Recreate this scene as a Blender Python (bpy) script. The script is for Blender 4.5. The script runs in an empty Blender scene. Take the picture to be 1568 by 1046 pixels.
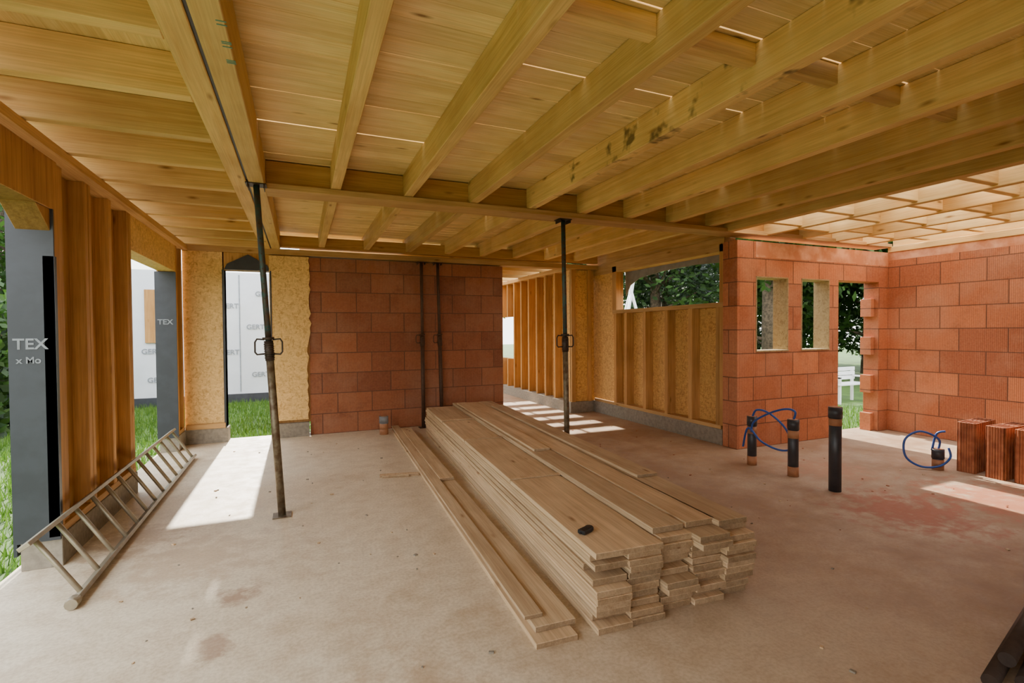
import bpy, bmesh, math, random
from mathutils import Vector, Matrix
random.seed(7)
S = bpy.context.scene
COL = S.collection

# ------------------------------------------------------------------ materials
def newmat(name):
    m = bpy.data.materials.new(name); m.use_nodes = True
    nt = m.node_tree
    b = nt.nodes["Principled BSDF"]
    return m, nt, b
def N(nt, t, **kw):
    n = nt.nodes.new(t)
    for k, v in kw.items(): setattr(n, k, v)
    return n
def L(nt, a, b): nt.links.new(a, b)
def ramp(nt, fac, stops, interp='LINEAR'):
    r = N(nt, "ShaderNodeValToRGB"); r.color_ramp.interpolation = interp
    el = r.color_ramp.elements
    while len(el) < len(stops): el.new(0.5)
    for e, (p, c) in zip(el, stops):
        e.position = p; e.color = (*c, 1) if len(c) == 3 else c
    L(nt, fac, r.inputs[0]); return r.outputs[0]
def mix(nt, fac, a, b, mode='MIX'):
    m = N(nt, "ShaderNodeMix", data_type='RGBA', blend_type=mode)
    for sock, v in ((m.inputs[0], fac), (m.inputs[6], a), (m.inputs[7], b)):
        if isinstance(v, (int, float)): sock.default_value = v
        elif isinstance(v, tuple): sock.default_value = (*v, 1)
        else: L(nt, v, sock)
    return m.outputs[2]
def math_(nt, op, a, c=None):
    m = N(nt, "ShaderNodeMath", operation=op)
    for i, v in enumerate((a, c)):
        if v is None: continue
        if isinstance(v, (int, float)): m.inputs[i].default_value = v
        else: L(nt, v, m.inputs[i])
    return m.outputs[0]
def noise(nt, vec, scale, detail=4, rough=0.55):
    n = N(nt, "ShaderNodeTexNoise"); n.inputs["Scale"].default_value = scale
    n.inputs["Detail"].default_value = detail; n.inputs["Roughness"].default_value = rough
    if vec is not None: L(nt, vec, n.inputs["Vector"])
    return n
def mapping(nt, vec, scale=(1,1,1), loc=(0,0,0)):
    m = N(nt, "ShaderNodeMapping"); m.inputs["Scale"].default_value = scale
    m.inputs["Location"].default_value = loc; L(nt, vec, m.inputs["Vector"]); return m.outputs[0]
def bump(nt, b, h, strength=0.3, dist=0.01):
    bn = N(nt, "ShaderNodeBump"); bn.inputs["Strength"].default_value = strength
    bn.inputs["Distance"].default_value = dist
    L(nt, h, bn.inputs["Height"]); L(nt, bn.outputs[0], b.inputs["Normal"])

def wood(name, axis, c1, c2, knots=True, rough=0.65, stain=0.0, var=0.35, endc=0.62):
    """fresh sawn timber, grain along axis (0,1,2)"""
    m, nt, b = newmat(name)
    tc = N(nt, "ShaderNodeTexCoord"); geo = N(nt, "ShaderNodeNewGeometry")
    off = N(nt, "ShaderNodeVectorMath", operation='SCALE'); off.inputs[0].default_value = (37, 53, 71)
    L(nt, geo.outputs["Random Per Island"], off.inputs["Scale"])
    add = N(nt, "ShaderNodeVectorMath", operation='ADD')
    L(nt, tc.outputs["Object"], add.inputs[0]); L(nt, off.outputs[0], add.inputs[1])
    sc = [22, 22, 22]; sc[axis] = 0.9
    n1 = noise(nt, mapping(nt, add.outputs[0], tuple(sc)), 1.0, 5, 0.6)
    sc2 = [120, 120, 120]; sc2[axis] = 3
    n2 = noise(nt, mapping(nt, add.outputs[0], tuple(sc2)), 1.0, 2)
    base = ramp(nt, n1.outputs[0], [(0.3, c2), (0.55, c1), (0.75, tuple(min(1, x*1.12) for x in c1))])
    base = mix(nt, 0.3, base, ramp(nt, n2.outputs[0], [(0.35, tuple(x*0.55 for x in c2)), (0.65, c1)]))
    n5 = noise(nt, add.outputs[0], 1.7, 3)
    base = mix(nt, 0.5, base, mix(nt, 1.0, base, ramp(nt, n5.outputs[0], [(0.35, (0.68, 0.62, 0.56)), (0.6, (1, 1, 1))]), 'MULTIPLY'))
    rv = ramp(nt, geo.outputs["Random Per Island"], [(0, (1-var,)*3), (0.5, (1-var*0.4, 1-var*0.45, 1-var*0.5)), (1, (1, 1, 1))])
    base = mix(nt, 1.0, base, rv, 'MULTIPLY')
    if knots:
        s3 = [9, 9, 9]; s3[axis] = 2.6
        vo = N(nt, "ShaderNodeTexVoronoi"); vo.inputs["Scale"].default_value = 1.0
        L(nt, mapping(nt, add.outputs[0], tuple(s3)), vo.inputs["Vector"])
        k = ramp(nt, vo.outputs["Distance"], [(0.04, (1,1,1)), (0.11, (0.4,)*3), (0.17, (0,0,0))])
        sep = N(nt, "ShaderNodeSeparateColor"); L(nt, vo.outputs["Color"], sep.inputs[0])
        sel = math_(nt, 'GREATER_THAN', sep.outputs[0], 0.55)
        base = mix(nt, math_(nt, 'MULTIPLY', math_(nt, 'MULTIPLY', k, sel), 0.85), base, (0.20, 0.08, 0.02))
    if stain > 0:
        n4 = noise(nt, tc.outputs["Object"], 4.5, 3, 0.6)
        st = ramp(nt, n4.outputs[0], [(0.57, (0,0,0)), (0.66, (stain,)*3)])
        base = mix(nt, st, base, (0.075, 0.05, 0.03))
    sn = N(nt, "ShaderNodeSeparateXYZ"); L(nt, tc.outputs["Normal"], sn.inputs[0])
    e = math_(nt, 'GREATER_THAN', math_(nt, 'ABSOLUTE', sn.outputs[axis]), 0.8)
    ne = noise(nt, add.outputs[0], 40, 3)
    ecol = mix(nt, 1.0, base, ramp(nt, ne.outputs[0], [(0.3, (endc*0.78, endc*0.74, endc*0.70)), (0.7, (endc, endc*0.96, endc*0.93))]), 'MULTIPLY')
    base = mix(nt, e, base, ecol)
    L(nt, base, b.inputs["Base Color"]); b.inputs["Roughness"].default_value = rough
    b.inputs["Specular IOR Level"].default_value = 0.2
    bump(nt, b, n2.outputs[0], 0.2, 0.003)
    return m

YEL1, YEL2 = (0.93, 0.625, 0.25), (0.80, 0.47, 0.15)
ORG1, ORG2 = (0.70, 0.385, 0.135), (0.48, 0.23, 0.07)
joistX = wood("joist_wood_x", 0, YEL1, YEL2)
joistY = wood("joist_wood_y", 1, YEL1, YEL2)
joistYs = wood("joist_wood_stained", 1, YEL1, YEL2, stain=0.8)
deckX = wood("deck_wood_x", 0, (0.97, 0.715, 0.33), (0.88, 0.58, 0.22), var=0.18)
deckY = wood("deck_wood_y", 1, (0.97, 0.715, 0.33), (0.88, 0.58, 0.22), var=0.18)
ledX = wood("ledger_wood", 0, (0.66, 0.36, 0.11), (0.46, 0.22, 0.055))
studZ = wood("stud_wood_z", 2, ORG1, ORG2, var=0.3)
plateY = wood("plate_wood_y", 1, (0.78, 0.48, 0.20), (0.56, 0.30, 0.09))
plateX = wood("plate_wood_x", 0, (0.78, 0.48, 0.20), (0.56, 0.30, 0.09))
lumber = wood("lumber_pale", 1, (0.84, 0.62, 0.38), (0.64, 0.43, 0.24), var=0.34, endc=0.60)

def osb(name, c1=(0.82, 0.54, 0.20), c2=(0.50, 0.27, 0.07)):
    m, nt, b = newmat(name)
    tc = N(nt, "ShaderNodeTexCoord")
    nz = noise(nt, tc.outputs["Object"], 9, 2)
    addv = N(nt, "ShaderNodeVectorMath", operation='ADD')
    s = N(nt, "ShaderNodeVectorMath", operation='SCALE'); s.inputs["Scale"].default_value = 0.12
    L(nt, nz.outputs["Color"], s.inputs[0]); L(nt, tc.outputs["Object"], addv.inputs[0]); L(nt, s.outputs[0], addv.inputs[1])
    cols = []
    for sc in ((26, 26, 70), (60, 60, 24)):
        vo = N(nt, "ShaderNodeTexVoronoi"); vo.inputs["Scale"].default_value = 1.0
        L(nt, mapping(nt, addv.outputs[0], sc), vo.inputs["Vector"])
        sp = N(nt, "ShaderNodeSeparateColor"); L(nt, vo.outputs["Color"], sp.inputs[0]); cols.append(sp.outputs[0])
    r1 = ramp(nt, cols[0], [(0, c2), (0.5, tuple((a+d)/2 for a, d in zip(c1, c2))), (1, c1)])
    r2 = ramp(nt, cols[1], [(0, c2), (0.4, c1), (1, tuple(min(1, x*1.12) for x in c1))])
    base = mix(nt, 0.5, r1, r2)
    L(nt, base, b.inputs["Base Color"]); b.inputs["Roughness"].default_value = 0.65
    bump(nt, b, cols[0], 0.2, 0.003)
    return m
osbM = osb("osb_board")
osbD = osb("osb_board_dark", (0.74, 0.43, 0.13), (0.42, 0.19, 0.045))
osbG = osb("osb_lining_weathered", (0.40, 0.31, 0.16), (0.24, 0.17, 0.08))

def brick(name, ax, k=1.0):
    m, nt, b = newmat(name)
    tc = N(nt, "ShaderNodeTexCoord"); sp = N(nt, "ShaderNodeSeparateXYZ"); L(nt, tc.outputs["Object"], sp.inputs[0])
    cb = N(nt, "ShaderNodeCombineXYZ"); L(nt, sp.outputs[ax], cb.inputs[0]); L(nt, sp.outputs[2], cb.inputs[1])
    t = N(nt, "ShaderNodeTexBrick"); t.offset = 0.43; t.offset_frequency = 2
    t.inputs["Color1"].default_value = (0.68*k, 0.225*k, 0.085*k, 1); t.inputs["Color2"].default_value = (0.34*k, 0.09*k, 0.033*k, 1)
    t.inputs["Mortar"].default_value = (0.12, 0.045, 0.022, 1); t.inputs["Scale"].default_value = 1
    t.inputs["Mortar Size"].default_value = 0.007; t.inputs["Mortar Smooth"].default_value = 0.2
    t.inputs["Brick Width"].default_value = 0.5; t.inputs["Row Height"].default_value = 0.3
    L(nt, cb.outputs[0], t.inputs["Vector"])
    nz = noise(nt, tc.outputs["Object"], 1.7, 5)
    dust = ramp(nt, nz.outputs[0], [(0.44, (0, 0, 0)), (0.72, (0.6,)*3)])
    base = mix(nt, dust, t.outputs["Color"], (0.68*k, 0.36*k, 0.22*k))
    nd = noise(nt, tc.outputs["Object"], 3.1, 6, 0.7)
    base = mix(nt, ramp(nt, nd.outputs[0], [(0.54, (0, 0, 0)), (0.70, (0.55,)*3)]), base, (0.24*k, 0.07*k, 0.028*k))
    nf = noise(nt, tc.outputs["Object"], 45, 3)
    base = mix(nt, 0.3, base, ramp(nt, nf.outputs[0], [(0.3, (0.30*k, 0.08*k, 0.03*k)), (0.7, (0.68*k, 0.26*k, 0.11*k))]))
    w = N(nt, "ShaderNodeTexWave"); w.inputs["Scale"].default_value = 16; w.bands_direction = 'X'
    L(nt, cb.outputs[0], w.inputs["Vector"])
    base = mix(nt, 1.0, base, ramp(nt, w.outputs["Fac"], [(0.0, (0.72,)*3), (0.4, (1, 1, 1))]), 'MULTIPLY')
    # keep the joints dark through the dust
    base = mix(nt, math_(nt, 'MULTIPLY', t.outputs["Fac"], 0.7), base, (0.12, 0.045, 0.022))
    L(nt, base, b.inputs["Base Color"]); b.inputs["Roughness"].default_value = 0.7
    bump(nt, b, math_(nt, 'SUBTRACT', w.outputs["Fac"], math_(nt, 'MULTIPLY', t.outputs["Fac"], 3)), 0.4, 0.006)
    return m
brickX = brick("brick_blocks_x", 0)
brickY = brick("brick_blocks_y", 1)
brickB = brick("brick_blocks_x_shaded", 0, 0.62)  # same bricks, darker: shade of the back-lit back wall put into the colour

def plain(name, c, rough=0.5, metal=0.0, nscale=12, var=0.25, c2=None):
    m, nt, b = newmat(name)
    tc = N(nt, "ShaderNodeTexCoord"); n = noise(nt, tc.outputs["Object"], nscale, 4)
    d = c2 if c2 else tuple(x*(1-var) for x in c)
    base = ramp(nt, n.outputs[0], [(0.38, d), (0.62, c)])
    L(nt, base, b.inputs["Base Color"]); b.inputs["Roughness"].default_value = rough
    b.inputs["Metallic"].default_value = metal
    bump(nt, b, n.outputs[0], 0.08, 0.003)
    return m
concBlock = plain("concrete_block", (0.30, 0.26, 0.20), 0.9, nscale=25)
membrane = plain("membrane_grey", (0.034, 0.038, 0.05), 0.45, nscale=7)
flapM = plain("membrane_flap_grey", (0.24, 0.22, 0.19), 0.6, nscale=7)
whiteWrap = plain("white_wrap", (0.72, 0.76, 0.82), 0.5, nscale=1.5, var=0.1)
printM = plain("print_grey", (0.26, 0.29, 0.33), 0.6)
printW = plain("print_white", (0.30, 0.32, 0.35), 0.6)
printG = plain("print_green", (0.10, 0.28, 0.2), 0.6)
steelRust = plain("steel_rusty", (0.20, 0.16, 0.10), 0.5, 0.4, 20, c2=(0.10, 0.06, 0.03))
steelTeal = plain("steel_teal", (0.04, 0.09, 0.09), 0.5, 0.3, 20, c2=(0.08, 0.05, 0.035))
steelDark = plain("steel_dark", (0.06, 0.04, 0.03), 0.5, 0.4, 20)
steelBrown = plain("steel_brown", (0.09, 0.045, 0.025), 0.6, 0.2, 20)
alu = plain("aluminium", (0.36, 0.31, 0.22), 0.45, 0.5, 10)
pvcGrey = plain("pvc_dark", (0.04, 0.04, 0.045), 0.4)
pvcGrey2 = plain("pvc_grey", (0.22, 0.22, 0.23), 0.4)
pvcRust = plain("pvc_tape", (0.46, 0.20, 0.09), 0.6)
blueM = plain("blue_conduit_plastic", (0.02, 0.08, 0.34), 0.4)
white = plain("white_plastic", (0.8, 0.8, 0.78), 0.4, var=0.08)
blackM = plain("black_rubber", (0.015, 0.015, 0.018), 0.5)
terra = plain("terracotta", (0.44, 0.15, 0.06), 0.75, nscale=9, c2=(0.28, 0.08, 0.03))
bark = plain("bark", (0.12, 0.085, 0.055), 0.9, nscale=14, c2=(0.05, 0.035, 0.02))
lintel = plain("lintel_clay", (0.72, 0.37, 0.22), 0.8, nscale=5, c2=(0.52, 0.20, 0.09))

def leafmat(name, c1, c2):
    m, nt, b = newmat(name)
    geo = N(nt, "ShaderNodeNewGeometry")
    base = ramp(nt, geo.outputs["Random Per Island"], [(0, c1), (1, c2)])
    L(nt, base, b.inputs["Base Color"]); b.inputs["Roughness"].default_value = 0.6
    tr = N(nt, "ShaderNodeBsdfTranslucent"); L(nt, base, tr.inputs[0])
    ms = N(nt, "ShaderNodeMixShader"); ms.inputs[0].default_value = 0.3
    L(nt, b.outputs[0], ms.inputs[1]); L(nt, tr.outputs[0], ms.inputs[2])
    L(nt, ms.outputs[0], nt.nodes["Material Output"].inputs[0])
    return m
leafM = leafmat("leaves", (0.010, 0.036, 0.005), (0.05, 0.12, 0.015))
bladeM = leafmat("grass_blades", (0.05, 0.13, 0.012), (0.13, 0.25, 0.025))

def floormat():
    m, nt, b = newmat("concrete_screed")
    tc = N(nt, "ShaderNodeTexCoord"); o = tc.outputs["Object"]
    n1 = noise(nt, o, 0.8, 6, 0.6); n2 = noise(nt, o, 7, 6, 0.65); n3 = noise(nt, o, 55, 3)
    base = ramp(nt, n1.outputs[0], [(0.3, (0.56, 0.42, 0.26)), (0.5, (0.69, 0.56, 0.38)), (0.7, (0.80, 0.70, 0.52))])
    base = mix(nt, 0.4, base, ramp(nt, n2.outputs[0], [(0.35, (0.46, 0.34, 0.21)), (0.6, (0.80, 0.69, 0.51))]))
    base = mix(nt, 0.22, base, ramp(nt, n3.outputs[0], [(0.35, (0.32, 0.23, 0.14)), (0.6, (0.86, 0.75, 0.57))]))
    sp = N(nt, "ShaderNodeSeparateXYZ"); L(nt, o, sp.inputs[0])
    mr = N(nt, "ShaderNodeMapRange"); mr.inputs[1].default_value = 0.8; mr.inputs[2].default_value = 3.6
    L(nt, sp.outputs[0], mr.inputs[0])
    nn = noise(nt, o, 1.6, 6, 0.7)
    r = ramp(nt, nn.outputs[0], [(0.35, (0.6,)*3), (0.60, (1,)*3)])
    # dirt on the slab's right side, with its dimmer light painted in
    f = math_(nt, 'MULTIPLY', math_(nt, 'MULTIPLY', mr.outputs[0], r), 0.92)
    base = mix(nt, f, base, mix(nt, n2.outputs[0], (0.22, 0.115, 0.055), (0.40, 0.24, 0.13)))
    for (cx, cy, rad, col, amt) in ((-0.36, 3.24, 0.13, (0.30, 0.16, 0.09), 0.7), (-0.42, 2.75, 0.12, (0.32, 0.18, 0.11), 0.6),
                                    (4.6, 2.5, 0.6, (0.36, 0.10, 0.04), 0.85), (-0.7, 3.9, 0.5, (0.50, 0.34, 0.20), 0.5), (0.4, 1.9, 0.4, (0.48, 0.32, 0.19), 0.45),
                                    (5.6, 2.3, 0.7, (0.40, 0.12, 0.05), 0.75), (-1.15, 4.4, 0.35, (0.42, 0.27, 0.15), 0.6),
                                    (5.2, 3.6, 0.5, (0.44, 0.18, 0.08), 0.55)):
        dn = N(nt, "ShaderNodeVectorMath", operation='DISTANCE'); L(nt, o, dn.inputs[0]); dn.inputs[1].default_value = (cx, cy, 0)
        q = math_(nt, 'ADD', math_(nt, 'DIVIDE', dn.outputs["Value"], rad), math_(nt, 'MULTIPLY', math_(nt, 'SUBTRACT', n2.outputs[0], 0.5), 3.5))
        base = mix(nt, ramp(nt, q, [(0.35, (amt,)*3), (1.0, (0, 0, 0))]), base, col)
    ns = noise(nt, mapping(nt, o, (1, 1, 1), (3.1, 7.7, 0)), 1.4, 8, 0.78)
    st = ramp(nt, ns.outputs[0], [(0.52, (0, 0, 0)), (0.72, (0.55,)*3)])
    base = mix(nt, st, base, (0.38, 0.24, 0.13))
    w = noise(nt, mapping(nt, o, (1.2, 9, 1)), 2.0, 6, 0.7)
    base = mix(nt, ramp(nt, w.outputs[0], [(0.58, (0, 0, 0)), (0.70, (0.35,)*3)]), base, (0.46, 0.33, 0.21))
    L(nt, base, b.inputs["Base Color"])
    L(nt, ramp(nt, n2.outputs[0], [(0.3, (0.45,)*3), (0.7, (0.75,)*3)]), b.inputs["Roughness"])
    bump(nt, b, n3.outputs[0], 0.2, 0.004)
    return m
floorM = floormat()
grassM = plain("grass_ground", (0.075, 0.155, 0.018), 0.9, nscale=3, c2=(0.045, 0.09, 0.014))

# ------------------------------------------------------------------ geometry helpers
class B:
    """accumulates geometry for one object"""
    def __init__(s, name, mats):
        s.name = name; s.mats = mats; s.bm = bmesh.new()
    def box(s, x0, x1, y0, y1, z0, z1, mat=0, rot=None, piv=None):
        vs = [s.bm.verts.new((x, y, z)) for x in (x0, x1) for y in (y0, y1) for z in (z0, z1)]
        if rot is not None:
            p = Vector(piv) if piv else Vector(((x0+x1)/2, (y0+y1)/2, (z0+z1)/2))
            for v in vs: v.co = p + rot @ (v.co - p)
        for f in ((0,1,3,2), (4,6,7,5), (0,4,5,1), (2,3,7,6), (0,2,6,4), (1,5,7,3)):
            fa = s.bm.faces.new([vs[i] for i in f]); fa.material_index = mat
        return vs
    def poly(s, pts, thick, mat=0):
        a = [s.bm.verts.new(p) for p in pts]; t = Vector(thick)
        c = [s.bm.verts.new(Vector(p)+t) for p in pts]
        n = len(pts)
        fs = [s.bm.faces.new(a), s.bm.faces.new(c[::-1])]
        for i in range(n): fs.append(s.bm.faces.new([a[(i+1) % n], a[i], c[i], c[(i+1) % n]]))
        for f in fs: f.material_index = mat
    def tube(s, pts, r, mat=0, seg=14, cap=True, radii=None):
        pts = [Vector(p) for p in pts]; rings = []
        up = None
        for i, p in enumerate(pts):
            if i == 0: d = pts[1]-p
            elif i == len(pts)-1: d = p-pts[i-1]
            else: d = (pts[i+1]-p).normalized() + (p-pts[i-1]).normalized()
            d.normalize()
            if up is None:
                up = Vector((0, 0, 1)) if abs(d.z) < 0.9 else Vector((1, 0, 0))
            a = d.cross(up).normalized(); c = a.cross(d).normalized(); up = c
            rr = radii[i] if radii else r
            rings.append([s.bm.verts.new(p + rr*(math.cos(t)*a + math.sin(t)*c)) for t in [2*math.pi*k/seg for k in range(seg)]])
        for i in range(len(rings)-1):
            for k in range(seg):
                f = s.bm.faces.new([rings[i][k], rings[i][(k+1) % seg], rings[i+1][(k+1) % seg], rings[i+1][k]])
                f.material_index = mat; f.smooth = True
        if cap:
            for rg in (rings[0][::-1], rings[-1]):
                f = s.bm.faces.new(rg); f.material_index = mat
    def done(s, bevel=0.0, loc=None, rotz=0.0, parent=None):
        bmesh.ops.recalc_face_normals(s.bm, faces=s.bm.faces[:])
        me = bpy.data.meshes.new(s.name); s.bm.to_mesh(me); s.bm.free()
        for m in s.mats: me.materials.append(m)
        o = bpy.data.objects.new(s.name, me); COL.objects.link(o)
        if loc: o.location = loc
        o.rotation_euler[2] = rotz
        if parent: o.parent = parent
        if bevel > 0:
            bv = o.modifiers.new("bevel", 'BEVEL'); bv.width = bevel; bv.segments = 1; bv.limit_method = 'ANGLE'
        return o

def text(name, body, size, loc, rot, mat, parent=None):
    c = bpy.data.curves.new(name, 'FONT'); c.body = body; c.size = size; c.extrude = 0.0008; c.offset = size*0.02
    c.materials.append(mat)
    o = bpy.data.objects.new(name, c); COL.objects.link(o)
    o.location = loc; o.rotation_euler = rot
    if parent: o.parent = parent
    return o

XL, XR = -1.45, 8.0
YB = 7.9
ZB = 2.69   # underside of beams

# ------------------------------------------------------------------ floor & ground
b = B("floor", [floorM]); b.box(XL-0.25, XR+0.3, -3.8, 4.95, -0.2, 0); b.box(XL-0.22, 5.35, 4.95, 8.13, -0.2, 0); b.box(1.5, 5.35, 8.13, 13.7, -0.2, 0); b.done()
b = B("grass_ground", [grassM]); b.box(-40, 45, -30, 60, -0.45, -0.16); b.done()

# ------------------------------------------------------------------ left wall (timber frame)
b = B("wall_left", [studZ, osbD, plateY, concBlock, osbM])
xo = XL-0.2
def block(b, x0, x1, y0, y1): b.box(x0, x1, y0, y1, 0, 0.2, 3)
for (y0, y1) in ((4.1, 5.73), (7.5, YB+0.2)):
    block(b, xo, XL+0.01, y0, y1)
b.box(XL-0.14, XL, 4.1, 5.73, 0.2, 0.25, 2); b.box(XL-0.14, XL, 7.5, YB, 0.2, 0.25, 2)
b.box(xo, xo+0.02, 4.1, 5.73, 0.2, 2.6, 1); b.box(xo, xo+0.02, 7.5, YB+.2, 0.2, 2.6, 1)
for y, w in ((4.115, 0.06), (4.19, 0.12), (4.62, 0.06), (4.69, 0.05), (5.12, 0.07), (5.58, 0.06), (5.65, 0.06), (7.52, .075), (7.80, .075)):
    b.box(XL-0.17, XL - (0.02 if w == 0.12 else 0), y, y+w, 0.25, 2.62, 0)
for (y0, y1) in ((4.31, 4.62), (4.74, 5.12), (5.19, 5.58)):
    b.box(XL-0.15, XL-0.085, y0, (y0+y1)/2-0.002, 0.25, 2.62, 0); b.box(XL-0.15, XL-0.095, (y0+y1)/2+0.002, y1, 0.25, 2.62, 0)
b.box(xo, XL, -3.6, 4.12, 2.30, 2.62, 0)
b.box(xo+.01, XL-0.005, 5.70, 7.55, 2.29, 2.62, 4)
b.poly([(XL-0.18, 4.1, 2.30), (XL-0.18, 3.90, 2.30), (XL-0.18, 4.1, 2.15)], (0.17, 0, 0), 0)
b.box(XL-0.2, XL+0.07, -3.6, YB, 2.62, 2.685, 2)
block(b, xo, XL, -3.6, -1.2); b.box(xo, XL, -3.6, -1.2, 0.2, 2.62, 1)
wl = b.done(0.003)
b = B("membrane_wrap", [membrane])
b.box(xo-0.02, XL+0.006, 4.085, 4.1, 0.18, 2.30); b.box(xo-0.03, xo-0.012, 4.09, 5.73, 0.1, 2.6)
b.box(xo-0.02, XL+0.006, 7.485, 7.5, 0.18, 2.28); b.box(XL-0.05, XL+0.008, 4.085, 4.12, 0.2, 2.0)
b.done(parent=wl)
text("print_label", "TEX", 0.095, (XL-0.205, 4.083, 1.41), (math.radians(90), 0, 0), printW, wl)
text("print_label_2", "x Mo", 0.058, (XL-0.19, 4.083, 1.32), (math.radians(90), 0, 0), printW, wl)
text("print_label_3", "TEX", 0.09, (XL-0.195, 7.483, 1.62), (math.radians(90), 0, 0), printW, wl)

# ------------------------------------------------------------------ back wall
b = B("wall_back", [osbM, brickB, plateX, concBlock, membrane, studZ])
b.box(XL, -0.96, YB, YB+0.2, 0.2, 2.62, 0); b.box(XL, -0.94, YB-0.01, YB+0.2, 0, 0.2, 3)
b.box(XL+0.02, -0.97, YB-0.03, YB, 0.2, 0.27, 2)
b.box(-0.39, 0.12, YB+0.01, YB+0.2, 0.2, 2.62, 5); b.box(-0.40, 0.1, YB-0.06, YB+0.2, 0, 0.2, 3)
pts = []; zz = 0.24
pts.append((-0.40, YB-0.03, 0.24))
while zz < 2.6:
    pts.append((0.10+random.uniform(-0.02, 0.02)+(0.03 if zz > 1.5 else 0), YB-0.03, zz)); zz += 0.07
pts.append((0.13, YB-0.03, 2.6)); pts.append((-0.40, YB-0.03, 2.6))
b.poly(pts, (0, 0.025, 0), 0)
b.box(-0.98, -0.38, YB, YB+0.2, 2.38, 2.62, 5)
b.poly([(-0.96, YB-0.02, 2.38), (-0.39, YB-0.02, 2.38), (-0.42, YB-0.02, 2.46), (-0.66, YB-0.02, 2.60), (-0.92, YB-0.02, 2.46)], (0, 0.02, 0), 4)
b.box(-0.985, -0.96, YB-0.01, YB+0.2, 0.2, 2.38, 4); b.box(-0.39, -0.372, YB-0.04, YB+0.2, 0.2, 2.38, 4)
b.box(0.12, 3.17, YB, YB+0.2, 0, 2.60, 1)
b.box(XL, 5.05, YB-0.03, YB+0.2, 2.62, 2.70, 2)
b.done(0.002)

# ------------------------------------------------------------------ inner side wall X=5.05, and far corridor wall
XW = 5.05
b = B("wall_inner", [studZ, osbD, plateY, concBlock, plateX])
b.box(XW-0.03, XW+0.22, 4.9, 8.2, 0, 0.2, 3)
b.box(XW+0.15, XW+0.18, 4.9, 8.1, 0.2, 1.84, 1)
b.box(XW, XW+0.15, 4.95, 8.0, 0.2, 0.25, 2)
b.box(XW-0.01, XW+0.2, 4.90, 7.4, 1.80, 1.86, 2)
for y in (4.90, 4.97, 5.48, 5.98, 6.50, 7.0, 7.30):
    b.box(XW, XW+0.15, y, y+0.07, 0.25, 1.80, 0)
b.box(XW, XW+0.15, 4.90, 4.98, 1.8, 2.62, 0); b.box(XW, XW+0.15, 7.30, 7.42, 1.8, 2.62, 0)
b.box(XW+0.02, XW+0.18, 7.4, 8.1, 0.2, 2.62, 1)
b.box(XW, XW+0.2, 4.9, 8.1, 2.52, 2.70, 2)
b.box(XW+0.02, XW+0.1, 4.85, 8.3, 2.70, 2.95, 2)
b.box(4.55, XW, 8.02, 8.2, 0.2, 2.62, 1); b.box(4.53, XW, 7.98, 8.2, 0, 0.2, 3)
b.box(4.55, XW, 7.97, 8.04, 2.62, 2.70, 4)
b.box(4.55, 4.63, 7.97, 8.04, .2, 2.62, 0); b.box(4.9, 4.97, 7.97, 8.04, .2, 2.62, 0)
b.box(4.52, 4.75, 8.2, 13.6, 0, 0.2, 3)
b.box(4.70, 4.73, 8.2, 11.0, 0.2, 2.62, 1); b.box(4.70, 4.73, 11.0, 13.6, 0.2, 0.85, 1); b.box(4.70, 4.73, 11, 13.6, 1.85, 2.62, 1)
for i in range(14):
    y = 8.22+i*0.4
    if y < 11.0 or y > 13: b.box(4.55, 4.70, y, y+0.06, 0.2, 2.62, 0)
    else: b.box(4.55, 4.70, y, y+0.06, 0.2, 0.85, 0); b.box(4.55, 4.70, y, y+0.06, 1.85, 2.62, 0)
b.box(4.53, 4.72, 8.2, 13.6, 2.62, 2.70, 2)
wi = b.done(0.002)
b = B("membrane_flap", [flapM])
b.poly([(XW+0.19, 4.98, 2.52), (XW+0.19, 7.3, 2.52), (XW+0.19, 7.28, 2.1), (XW+0.19, 7.15, 2.28), (XW+0.19, 6.9, 2.38), (XW+0.19, 6.3, 2.43), (XW+0.19, 5.6, 2.44), (XW+0.19, 4.98, 2.40)], (0.01, 0, 0))
b.done(parent=wi)
b = B("wall_far", [osbD, studZ]); b.box(1.5, 5, 13.6, 13.8, 0, 2.6, 0)
for i in range(7): b.box(1.6+i*0.5, 1.66+i*0.5, 13.47, 13.6, 0, 2.6, 1)
b.done()

# ------------------------------------------------------------------ brick wall with windows (Y=4.65), right wall, added rear wall
YR = 4.65; T = 0.21
b = B("wall_brick", [brickX, lintel, osbG, brickY])
b.box(5.05, 5.33, YR, YR+T, 0, 2.62, 0)
b.box(5.33, 6.90, YR, YR+T, 0, 1.23, 0)
b.box(5.91, 6.157, YR, YR+T, 1.23, 2.18, 0); b.box(6.71, 6.90, YR, YR+T, 1.23, 2.18, 0)
b.box(5.33, 7.775, YR, YR+T, 2.18, 2.42, 0)
b.box(5.33, 8.0, YR, YR+T, 2.42, 2.62, 1)
b.box(7.775, 8.24, YR, YR+T, 0, 2.42, 0)
for i in range(8):
    if i % 2 == 0: b.box(7.70, 7.775, YR+0.06, YR+T, i*0.28, i*0.28+0.26, 0)
for (x0, x1) in ((5.33, 5.91), (6.157, 6.71)):
    b.box(x0, x0+0.015, YR-0.005, YR+T+.01, 1.23, 2.18, 2); b.box(x1-0.015, x1, YR-0.005, YR+T+.01, 1.23, 2.18, 2)
    b.box(x0, x1, YR-0.012, YR+T+.01, 1.215, 1.235, 2); b.box(x0, x1, YR-0.005, YR+T+.01, 2.165, 2.18, 2)
b.box(5.01, 5.05, YR, YR+T+0.02, 0, 2.62, 3)
b.done(0.002)
b = B("wall_right", [brickY, lintel]); b.box(XR, XR+0.24, -3.8, YR+T, 0, 2.50, 0); b.box(XR, XR+0.24, -3.8, YR+T, 2.50, 2.62, 1); b.done(0.002)
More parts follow.
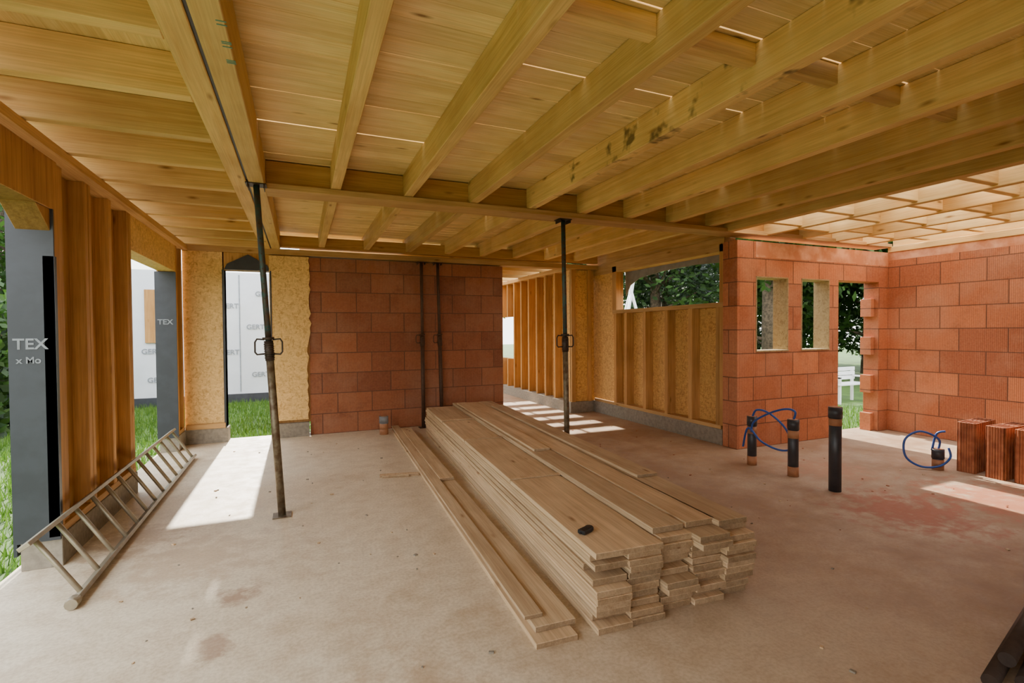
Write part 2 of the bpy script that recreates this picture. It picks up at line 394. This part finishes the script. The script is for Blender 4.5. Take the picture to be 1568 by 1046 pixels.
b = B("wall_rear_added", [brickX]); b.box(0.6, XR, -3.8, -3.6, 0, 2.9, 0); b.box(-1.65, 0.6, -3.8, -3.6, 2.4, 2.9, 0); b.done(0.002)  # unseen wall added behind the camera to cut fill light

# ------------------------------------------------------------------ beams, joists, decking
b = B("support_beam", [joistY, blackM])
b.box(-0.49, -0.378, -3.6, YB, ZB, 2.94, 0); b.box(-0.362, -0.25, -3.6, YB, ZB, 2.94, 0)
b.box(-0.380, -0.360, -3.6, YB, ZB+0.012, 2.93, 1)
sb = b.done(0.004)
for i, (yy, s) in enumerate(((2.2, "I I"), (2.35, "II I"), (2.5, "III"))):
    text("mark_%d" % i, s, 0.05, (-0.28, yy, ZB-0.0005), (math.pi, 0, math.radians(90)), printG, sb)

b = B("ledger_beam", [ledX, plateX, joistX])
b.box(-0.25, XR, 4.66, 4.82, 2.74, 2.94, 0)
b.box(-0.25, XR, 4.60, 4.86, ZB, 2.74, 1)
b.box(-1.6, 5.0, 7.80, 7.92, 2.72, 2.88, 0)
b.done(0.004)

JX = [0.30, 0.93, 1.56, 2.18, 2.77, 3.36, 3.95, 4.54]
b = B("ceiling_joists", [joistY, joistYs, joistX])
for i, x in enumerate(JX):
    b.box(x-0.042, x+0.042, -3.6, 4.66, 2.742, 2.948, 1 if i in (3,) else 0)
    b.box(x-0.042, x+0.042, 4.82, YB+0.15, 2.742, 2.948, 0)
for i in range(20):
    y = -3.0+0.6*i
    if y < YB: b.box(XL-0.15, -0.49, y-0.035, y+0.035, 2.69, 2.90, 2)
for k, (i, y) in enumerate(((1, 1.9), (2, 1.9), (3, 1.88), (4, 1.9), (5, 1.9))):
    b.box(JX[i]+0.04, JX[i+1]-0.04, y-0.03, y+0.03, 2.84, 2.948, 2)
b.box(4.80, 4.90, -3.6, 4.66, 2.70, 2.948, 0)
for x in (5.50, 6.15, 6.80, 7.45): b.box(x-0.035, x+0.035, -3.6, 4.66, 2.70, 2.93, 0)
for i, y in enumerate((-2.4, -1.2, 0.0, 1.2, 1.75, 2.35, 2.95, 3.55, 4.15)):
    for k, x in enumerate((4.90, 5.535, 6.185, 6.835, 7.485)):
        b.box(x, x+0.58 if x < 7.4 else 8.0, y+0.12*(k % 2)-0.03, y+0.12*(k % 2)+0.03, 2.72, 2.93, 2)
b.box(XR-0.02, XR+0.22, -3.6, YR, 2.62, 2.70, 0)
b.box(XR+0.10, XR+0.16, -3.6, YR, 2.70, 2.93, 0)
for i in range(9): b.box(0.0, 4.75, 8.5+i*0.6, 8.56+i*0.6, 2.70, 2.90, 2)
for x in (3.17, 3.9): b.box(x-0.03, x+0.03, 8.1, 13.6, 2.9, 2.95, 0)
b.done(0.004)

b = B("ceiling", [deckX, deckY])
ZD = 2.95
def deck(b, x0, x1, y0, y1, w=0.165):
    y = y0; xs = [x0]+[x for x in JX if x0 < x < x1]+[x1]
    while y < y1:
        cuts = sorted(random.sample(range(1, len(xs)-1), 2)) if len(xs) > 4 else []
        segs = []; last = 0
        for c in cuts+[len(xs)-1]:
            segs.append((xs[last], xs[c])); last = c
        for (a, c) in segs:
            g = random.choice([0.003, 0.003, 0.003, 0.004, 0.005, 0.007])
            if random.random() < 0.08: g = 0.011 if y < 2.6 else 0.017
            b.box(a+0.001, c-0.001, y, min(y+w, y1)-g, ZD, ZD+0.018, 0)
        y += w
deck(b, -0.48, 4.86, -3.6, 4.72)
deck(b, -0.48, 5.3, 4.72, 8.3)
x = XL-0.2
while x < -0.50:
    b.box(x, x+0.1646, -3.6, 8.3, 2.902, 2.92, 1); x += 0.165
b.box(1.5, 4.75, 8.3, 10.4, 2.952, 2.97, 1)
y = -3.6
while y < 1.75: b.box(4.87, 8.24, y, y+0.162, 2.935, 2.953, 0); y += 0.165  # boards out of view, added to dim the right-hand floor
while y < 4.6:
    if random.random() < 0.5:
        a = random.choice([4.87, 5.5, 6.15]); b.box(a, a+1.3, y, y+0.162, 2.935, 2.953, 0)
    y += 0.165
b.done()

# ------------------------------------------------------------------ steel props
def prop(base, top, dark=False, zc=1.42):
    dm = steelBrown if dark else steelDark
    b = B("steel_prop", [steelBrown if dark else steelRust, steelBrown if dark else steelTeal, dm])
    base = Vector(base); top = Vector(top); d = (top-base); Ltot = d.length
    def P(t): return base + d*(t/Ltot)
    b.box(base.x-0.07, base.x+0.07, base.y-0.07, base.y+0.07, 0.0, 0.008, 0)
    b.tube([P(0.008), P(zc)], 0.03, 0)
    b.tube([P(zc-0.02), P(Ltot-0.01)], 0.0235, 1)
    b.tube([P(zc-0.14), P(zc+0.02)], 0.035, 2)
    for k in range(7): b.tube([P(zc-0.12+k*0.018), P(zc-0.112+k*0.018)], 0.039, 2)
    b.tube([P(zc+0.03), P(zc+0.05)], 0.045, 2)
    c = P(zc)
    for sgn in ((-1, 1) if not dark else (-1,)):
        pts = [c+Vector((sgn*0.03, 0, 0.03)), c+Vector((sgn*0.085, 0, 0.035)), c+Vector((sgn*0.10, 0, 0.01)), c+Vector((sgn*0.10, 0, -0.07)),
               c+Vector((sgn*0.085, 0, -0.09)), c+Vector((sgn*0.03, 0, -0.085))]
        b.tube(pts, 0.007, 2, 8)
    for k in range(9):
        q = P(zc+0.12+k*0.12)
        if q.z < top.z-0.05: b.tube([q+Vector((0, -0.0245, 0)), q+Vector((0, 0.0245, 0))], 0.007, 2, 8)
    b.box(top.x-0.075, top.x+0.075, top.y-0.06, top.y+0.06, top.z-0.008, top.z, 2)
    for sx in (-0.06, 0.055): b.box(top.x+sx, top.x+sx+0.006, top.y-0.06, top.y+0.06, top.z-0.04, top.z, 2)
    return b.done()
prop((-0.16, 4.50, 0), (-0.31, 4.50, ZB-0.001))
prop((2.64, 4.73, 0), (2.60, 4.73, ZB-0.001))
prop((1.76, 7.76, 0), (1.76, 7.80, 2.60), True)
prop((2.06, 7.76, 0), (2.02, 7.80, 2.60), True)

# ------------------------------------------------------------------ ladder on its side against the left wall
b = B("ladder", [alu])
A0, A1 = Vector((-1.17, 3.44, 0.032)), Vector((-1.20, 7.0, 0.032))
C0, C1 = Vector((-1.385, 3.47, 0.36)), Vector((-1.405, 7.0, 0.36))
def rail(p, q):
    d = (q-p).normalized(); u = (C0-A0).normalized(); n = d.cross(u).normalized()
    vs = []
    for pt in (p, q):
        for a, c in ((-1, -1), (1, -1), (1, 1), (-1, 1)): vs.append(b.bm.verts.new(pt+u*0.012*a+n*0.03*c))
    for f in ((0,1,2,3), (4,7,6,5), (0,4,5,1), (1,5,6,2), (2,6,7,3), (3,7,4,0)): b.bm.faces.new([vs[i] for i in f])
rail(A0, A1); rail(C0, C1)
for k in range(13):
    t = (0.12+k*0.28)/3.56; b.tube([A0.lerp(A1, t), C0.lerp(C1, t)], 0.015, 0, 10)
b.tube([A0-Vector((0, 0.03, 0)), A0+Vector((0, 0.03, 0))], 0.032, 0, 10)
b.done(0.002)

# ------------------------------------------------------------------ lumber stack
b = B("lumber_stack", [lumber])
th = 0.036; W = 0.203
tier_off = {}
for c in range(5):
    nl = 11 if c < 2 else 12
    xg = 0.012 if c >= 2 else 0.0
    for l in range(nl):
        tier = (l+c % 2)//3
        if (c, tier) not in tier_off: tier_off[(c, tier)] = random.uniform(-0.05, 0.05)
        j0 = tier_off[(c, tier)] + random.uniform(-0.015, 0.015)
        if random.random() < 0.12: j0 += random.uniform(0.03, 0.12)
        if l >= nl-1 and c >= 2: j0 = (0.02, 0.03, -0.02)[c-2]+0.06
        if l >= nl-1 and c < 2: j0 = -0.02
        j1 = 5.15+random.uniform(-0.05, 0.05)
        jx = random.uniform(-0.008, 0.008)
        if c in (0, 4) and random.random() < 0.3: jx += random.uniform(-0.014, 0.014)
        z = l*th
        x0 = c*W+jx+xg
        if c < 2 and l == nl-1:
            if c == 0:
                for (a, e, h) in ((j0, 1.30, 0.0), (1.31, 2.75, 0.004), (2.77, 3.9, 0.0), (3.93, 5.1, 0.003)):
                    b.box(x0, x0+2*W-0.008, a, e, z+0.001, z+th-0.004+h)
                for a in (1.28, 2.73, 3.9): b.box(x0-0.01, x0+2*W, a, a+0.05, z+th-0.003, z+th+0.008)
        else:
            R = Matrix.Rotation(random.uniform(-0.0022, 0.0022), 3, 'Z')
            b.box(x0, x0+W-0.004, j0, j1, z+0.0015, z+th-0.0015, 0, R)
            b.box(x0-0.004, x0, j0+0.001, j1-0.001, z+0.012, z+0.024, 0, R, (x0+W/2, (j0+j1)/2, z))
b.box(2*W+0.03, 3*W-0.02, 1.9, 5.0, 12*th+0.001, 12*th+0.022)
b.box(4*W+0.03, 5*W, 0.9, 4.6, 12*th+0.001, 12*th+0.022)
b.done(0.003, loc=(1.33, 2.13, 0), rotz=math.radians(-3.9))
b = B("wood_plank", [lumber])
b.box(0, 0.22, 0, 5.6, 0, 0.028); b.box(0.03, 0.25, 0.08, 5.5, 0.030, 0.058); b.box(0.10, 0.24, 2.6, 5.3, 0.060, 0.088); b.box(0.0, 0.10, 0.15, 5.6, 0.060, 0.08)
b.done(0.002, loc=(1.0, 2.1, 0), rotz=math.radians(-2.6))
b = B("wood_offcut", [lumber])
b.box(-0.2, 0.2, -0.03, 0.03, 0, 0.025); b.box(-0.17, 0.1, -0.06, -0.035, 0, 0.02)
b.done(0.003, loc=(0.93, 5.25, 0), rotz=math.radians(-12))
b = B("tape_measure", [blackM])
b.box(-0.045, 0.03, -0.025, 0.025, 0, 0.022); b.tube([(0.03, 0, 0.001), (0.03, 0, 0.024)], 0.025, 0, 12); b.box(-0.06, -0.04, -0.008, 0.008, 0.004, 0.012)
b.done(0.004, loc=(1.43, 2.36, 0.394), rotz=0.4)
b = B("wood_chips", [lumber, terra, concBlock]); rnd = random.Random(21)
for k in range(190):
    x = rnd.uniform(-1.1, 6.1); y = rnd.uniform(1.2, 7.2)
    if 0.9 < x < 2.75 and y > 1.9: continue
    if x > 4.9 and y > 4.5: continue
    if 2.4 < x < 4.1 and y < 1.6: continue
    if (x+0.2)**2+(y-4.5)**2 < 0.1 or (x-2.64)**2+(y-4.73)**2 < 0.1: continue
    s = rnd.uniform(0.004, 0.013); R = Matrix.Rotation(rnd.uniform(0, 3.14), 3, 'Z')
    b.box(x-s, x+s, y-s*rnd.uniform(0.3, 1), y+s*0.6, 0.0005, s*0.7, (0 if rnd.random() < 0.4 else 2) if x < 3.5 else rnd.choice([0, 1, 1]), R)
b.done()

# ------------------------------------------------------------------ pipes
def smooth_curve(pts, n=8):
    out = []
    P = [Vector(p) for p in pts]; P = [P[0]]+P+[P[-1]]
    for i in range(1, len(P)-2):
        for k in range(n):
            t = k/n; a, c, d, e = P[i-1], P[i], P[i+1], P[i+2]
            out.append(0.5*((2*c)+(-a+d)*t+(2*a-5*c+4*d-e)*t*t+(-a+3*c-3*d+e)*t**3))
    out.append(P[-2]); return out
def pipe(x, y, h, r, tape=True, m=0, loops=()):
    b = B("drain_pipe", [pvcGrey, pvcRust, pvcGrey2])
    b.tube([(x, y, 0), (x, y, h-0.02)], r, m, 20)
    b.tube([(x, y, h-0.1), (x, y, h)], r*1.12, m, 20)
    b.tube([(x, y, h-0.001), (x, y, h+0.004)], r*0.85, 1, 20)
    if tape:
        b.tube([(x, y, 0.0), (x, y, 0.10)], r*1.04, 1, 20); b.tube([(x, y, h-0.19), (x, y, h-0.11)], r*1.05, 1, 20)
    else:
        b.tube([(x, y, h-0.17), (x, y, h-0.105)], r*1.03, 1, 20)
    o = b.done()
    for lp in loops:
        b = B("blue_conduit", [blueM]); b.tube(smooth_curve(lp), 0.011, 0, 8); b.done(parent=o)
pipe(4.61, 4.07, 0.54, 0.048, loops=([(4.61, 4.07, 0.52), (4.60, 4.0, 0.62), (4.62, 3.85, 0.60), (4.70, 3.72, 0.45), (4.66, 3.62, 0.28), (4.60, 3.72, 0.24), (4.55, 3.9, 0.30), (4.53, 4.05, 0.42), (4.53, 4.12, 0.2)],
     [(4.63, 3.58, 0.57), (4.63, 3.56, 0.66), (4.60, 3.64, 0.68), (4.57, 3.8, 0.62), (4.54, 3.98, 0.5), (4.54, 4.02, 0.38)]))
pipe(4.63, 3.58, 0.58, 0.050); pipe(4.55, 3.09, 0.78, 0.052, False)
pipe(6.23, 3.12, 0.22, 0.05, loops=([(6.23, 3.12, 0.2), (6.20, 3.10, 0.33), (6.1, 3.22, 0.40), (6.02, 3.32, 0.30), (6.0, 3.3, 0.12), (6.08, 3.2, 0.03), (6.18, 3.08, 0.05), (6.27, 3.03, 0.14), (6.28, 3.05, 0.24)],
     [(6.2, 3.16, 0.2), (6.2, 3.12, 0.38), (6.22, 3.05, 0.42)]))
pipe(1.11, 7.5, 0.27, 0.06, True, 2)

# ------------------------------------------------------------------ hollow bricks
b = B("hollow_brick_stack", [terra])
def hollow(x0, y0, w, d, h, yaw=0):
    piv = (x0, y0, 0); R = Matrix.Rotation(yaw, 3, 'Z')
    t = 0.012
    for xx in (x0, x0+w/2-t/2, x0+w-t): b.box(xx, xx+t, y0, y0+d, 0, h, 0, R, piv)
    n = 4
    for k in range(n+1):
        yy = y0+(d-t)*k/n; b.box(x0, x0+w, yy, yy+t, 0, h-0.001, 0, R, piv)
    for k in range(6):
        yy = y0+0.008+k*(d-0.02)/6; b.box(x0-0.006, x0, yy, yy+0.014, 0, h, 0, R, piv)
    for k in range(9):
        xx = x0+0.01+k*(w-0.02)/9; b.box(xx, xx+0.02, y0-0.006, y0, 0, h, 0, R, piv)
for k, (y, yaw) in enumerate(((2.86, 0.10), (2.62, -0.02), (2.40, 0.05), (2.16, -0.03), (1.92, 0.02))):
    hollow(6.36-0.02*(k % 2), y, 0.5, 0.15, 0.52, yaw)
b.done(0.002)

b = B("steel_tube_bundle", [steelDark])
b.tube([(2.62, 1.12, 0.03), (3.9, 1.42, 0.03)], 0.03); b.tube([(2.72, 1.05, 0.035), (3.9, 1.33, 0.035)], 0.032); b.tube([(2.75, 1.12, 0.088), (3.9, 1.39, 0.088)], 0.03)
b.done()

# ------------------------------------------------------------------ outside
b = B("neighbor_house", [whiteWrap, membrane, studZ, printM])
b.box(-4.9, -0.05, 13.6, 14.0, -0.2, 2.95, 0)
b.box(-4.9, -0.05, 14.0, 19, -0.2, 2.9, 0)
b.box(-4.9, -0.05, 13.58, 13.6, -0.16, 0.05, 1)
for xx in (-2.55, -1.35): b.box(xx, xx+0.02, 13.585, 13.6, 0.1, 2.9, 3)
b.box(-3.22, -2.92, 13.55, 13.6, 1.3, 2.5, 2)
nh = b.done()
for i, (x, z) in enumerate(((-1.75, 2.1), (-1.2, 1.6), (-0.75, 1.2), (-1.75, 1.0), (-1.1, 0.45), (-3.3, 1.05), (-4.2, 0.9), (-3.2, 0.4), (-1.0, 2.4))):
    text("wrap_print_%d" % i, "GERTI", 0.16, (x, 13.578, z), (math.radians(90), 0, 0), printM, nh)

b = B("garden_bench", [white])
bx, by = 11.4, 7.5
for dx in (-0.5, 0.45):
    b.box(bx+dx, bx+dx+0.05, by-0.2, by-0.15, -0.16, 0.45); b.box(bx+dx, bx+dx+0.05, by+0.15, by+0.2, -0.16, 0.62); b.box(bx+dx, bx+dx+.05, by-.2, by+.2, 0.40, 0.44)
for k in range(5): b.box(bx-0.52, bx+0.52, by-0.22+k*0.078, by-0.15+k*0.078, 0.25, 0.28)
for k in range(3): b.box(bx-0.52, bx+0.52, by+0.14, by+0.165, 0.34+k*0.10, 0.425+k*0.10)
b.done(0.004)
b = B("leaning_poles", [white])
for (p, q) in (((8.0, 11.6, -0.16), (9.1, 12.1, 3.6)), ((9.6, 11.8, -0.16), (8.5, 12.0, 3.6)), ((8.9, 12.8, -0.16), (8.75, 11.7, 3.7)), ((8.3, 12.6, -0.16), (8.95, 11.8, 3.5))):
    b.tube([p, q], 0.045, 0, 10)
b.done()

def tree_mesh(seed, H, R, nleaf):
    rnd = random.Random(seed)
    b = B("tree", [bark, leafM])
    b.tube([(0, 0, 0), (0.05, 0.03, H*0.3), (-0.04, 0.05, H*0.6), (0.05, 0, H*0.9)], 0.2, 0, 10, True, [0.26, 0.19, 0.12, 0.03])
    clumps = []
    for k in range(18):
        a = rnd.uniform(0, 6.28); rr = R*rnd.uniform(0.25, 0.8); z = H*rnd.uniform(0.14, 0.92)
        rr *= (1.15-0.6*z/H)
        c = Vector((math.cos(a)*rr, math.sin(a)*rr, z)); clumps.append((c, R*rnd.uniform(0.3, 0.5)))
        b.tube([(0, 0, z*0.75), c], 0.05, 0, 6, True, [0.07, 0.015])
    for k in range(nleaf):
        c, r = rnd.choice(clumps)
        v = Vector((rnd.gauss(0, 1), rnd.gauss(0, 1), rnd.gauss(0, 1))).normalized()*r*(rnd.random()**0.4)
        p = c+v; s = rnd.uniform(0.07, 0.15)
        u = Vector((rnd.gauss(0, 1), rnd.gauss(0, 1), rnd.gauss(0, 1))).normalized()
        w = u.orthogonal().normalized()
        f = b.bm.faces.new([b.bm.verts.new(p+q) for q in (-u*s, w*s*0.55, u*s, -w*s*0.55)]); f.material_index = 1
    return b.done()
t1 = tree_mesh(1, 7.5, 2.6, 9000); t2 = tree_mesh(2, 9, 3.0, 10000)
pos = [(12.5, 15.5), (15.5, 13), (18, 10.5), (20, 14), (11.5, 20), (15.5, 18.5), (21.5, 18), (24, 11.5), (23, 7.5), (19, 6), (26, 15), (17.5, 22), (22, 23),
       (9, 24), (-15, 10), (-15, 5), (-9.8, 17), (-9.5, 23), (-15, 0), (6, 28), (28, 9), (13.5, 11.2), (19.5, 12), (14, 26), (17, 8)]
for i, (x, y) in enumerate(pos):
    if i < 2: o = (t1, t2)[i]
    else:
        src = (t1, t2)[i % 2]; o = bpy.data.objects.new("tree", src.data); COL.objects.link(o)
    o.location = (x, y, -0.2); o.rotation_euler[2] = i*1.3; s = random.uniform(0.85, 1.1); o.scale = (s, s, s)
def bush(name, cx, cy, sx, sy, h, n, seed):
    rnd = random.Random(seed); b = B(name, [bark, leafM])
    for k in range(12):
        x = cx+rnd.uniform(-sx, sx)*0.8; y = cy+rnd.uniform(-sy, sy)*0.8
        b.tube([(x, y, -0.2), (x+rnd.uniform(-.2, .2), y, h*0.8)], 0.03, 0, 6)
    for k in range(n):
        p = Vector((cx+rnd.uniform(-sx, sx), cy+rnd.uniform(-sy, sy), -0.15+h*rnd.random()**0.8*(0.8+0.2*math.sin(k))))
        s = rnd.uniform(0.06, 0.13); u = Vector((rnd.gauss(0, 1), rnd.gauss(0, 1), rnd.gauss(0, 1))).normalized(); w = u.orthogonal().normalized()
        f = b.bm.faces.new([b.bm.verts.new(p+q) for q in (-u*s, w*s*0.6, u*s, -w*s*0.6)]); f.material_index = 1
    b.done()
bush("hedge", -8.5, 5.0, 0.8, 5, 2.2, 10000, 3)
bush("garden_shrub", -5.3, 11.2, 0.9, 1.4, 2.6, 5000, 6)

b = B("grass_tufts", [bladeM]); rnd = random.Random(9)
def tuft(x0, x1, y0, y1, n):
    for k in range(n):
        x = rnd.uniform(x0, x1); y = rnd.uniform(y0, y1); h = rnd.uniform(0.05, 0.16); a = rnd.uniform(0, 6.28); w = 0.008
        dx, dy = math.cos(a)*w, math.sin(a)*w; l = rnd.uniform(-0.05, 0.05); l2 = rnd.uniform(-0.05, 0.05)
        b.bm.faces.new([b.bm.verts.new((x-dx, y-dy, -0.16)), b.bm.verts.new((x+dx, y+dy, -0.16)), b.bm.verts.new((x+l, y+l2, -0.16+h))])
tuft(-6, -1.75, 3.5, 8.2, 9000); tuft(-4.3, 0.2, 8.2, 13.4, 11000); tuft(7.5, 10.6, 5.2, 9, 4000)
b.done()

# ------------------------------------------------------------------ light
sun = bpy.data.lights.new("sun", 'SUN'); sun.energy = 19; sun.angle = math.radians(0.8); sun.color = (1, 0.94, 0.84)
so = bpy.data.objects.new("sun", sun); COL.objects.link(so)
el = math.radians(34); az = 0.0
d = Vector((math.sin(az)*math.cos(el), -math.cos(el), -math.sin(el)))
so.rotation_euler = d.to_track_quat('-Z', 'Y').to_euler(); so.location = (0, 20, 15)
w = bpy.data.worlds.new("world"); S.world = w; w.use_nodes = True; nt = w.node_tree
bg = nt.nodes["Background"]; tc = N(nt, "ShaderNodeTexCoord"); sp = N(nt, "ShaderNodeSeparateXYZ")
L(nt, tc.outputs["Generated"], sp.inputs[0])
L(nt, ramp(nt, sp.outputs[2], [(0.0, (1.0, 0.98, 0.94)), (0.3, (0.95, 0.97, 1.0)), (1.0, (0.84, 0.91, 1.0))]), bg.inputs[0])
bg.inputs[1].default_value = 5.2

# ------------------------------------------------------------------ camera
cam = bpy.data.cameras.new("camera"); cam.sensor_width = 36; cam.lens = 36*766/1568
cam.clip_start = 0.05
co = bpy.data.objects.new("camera", cam); COL.objects.link(co); S.camera = co
M = Matrix.Rotation(math.radians(-22.9), 4, 'Z') @ Matrix.Rotation(math.radians(90-1.15), 4, 'X') @ Matrix.Rotation(math.radians(-0.4), 4, 'Z')
co.matrix_world = Matrix.Translation((0, 0, 1.5)) @ M
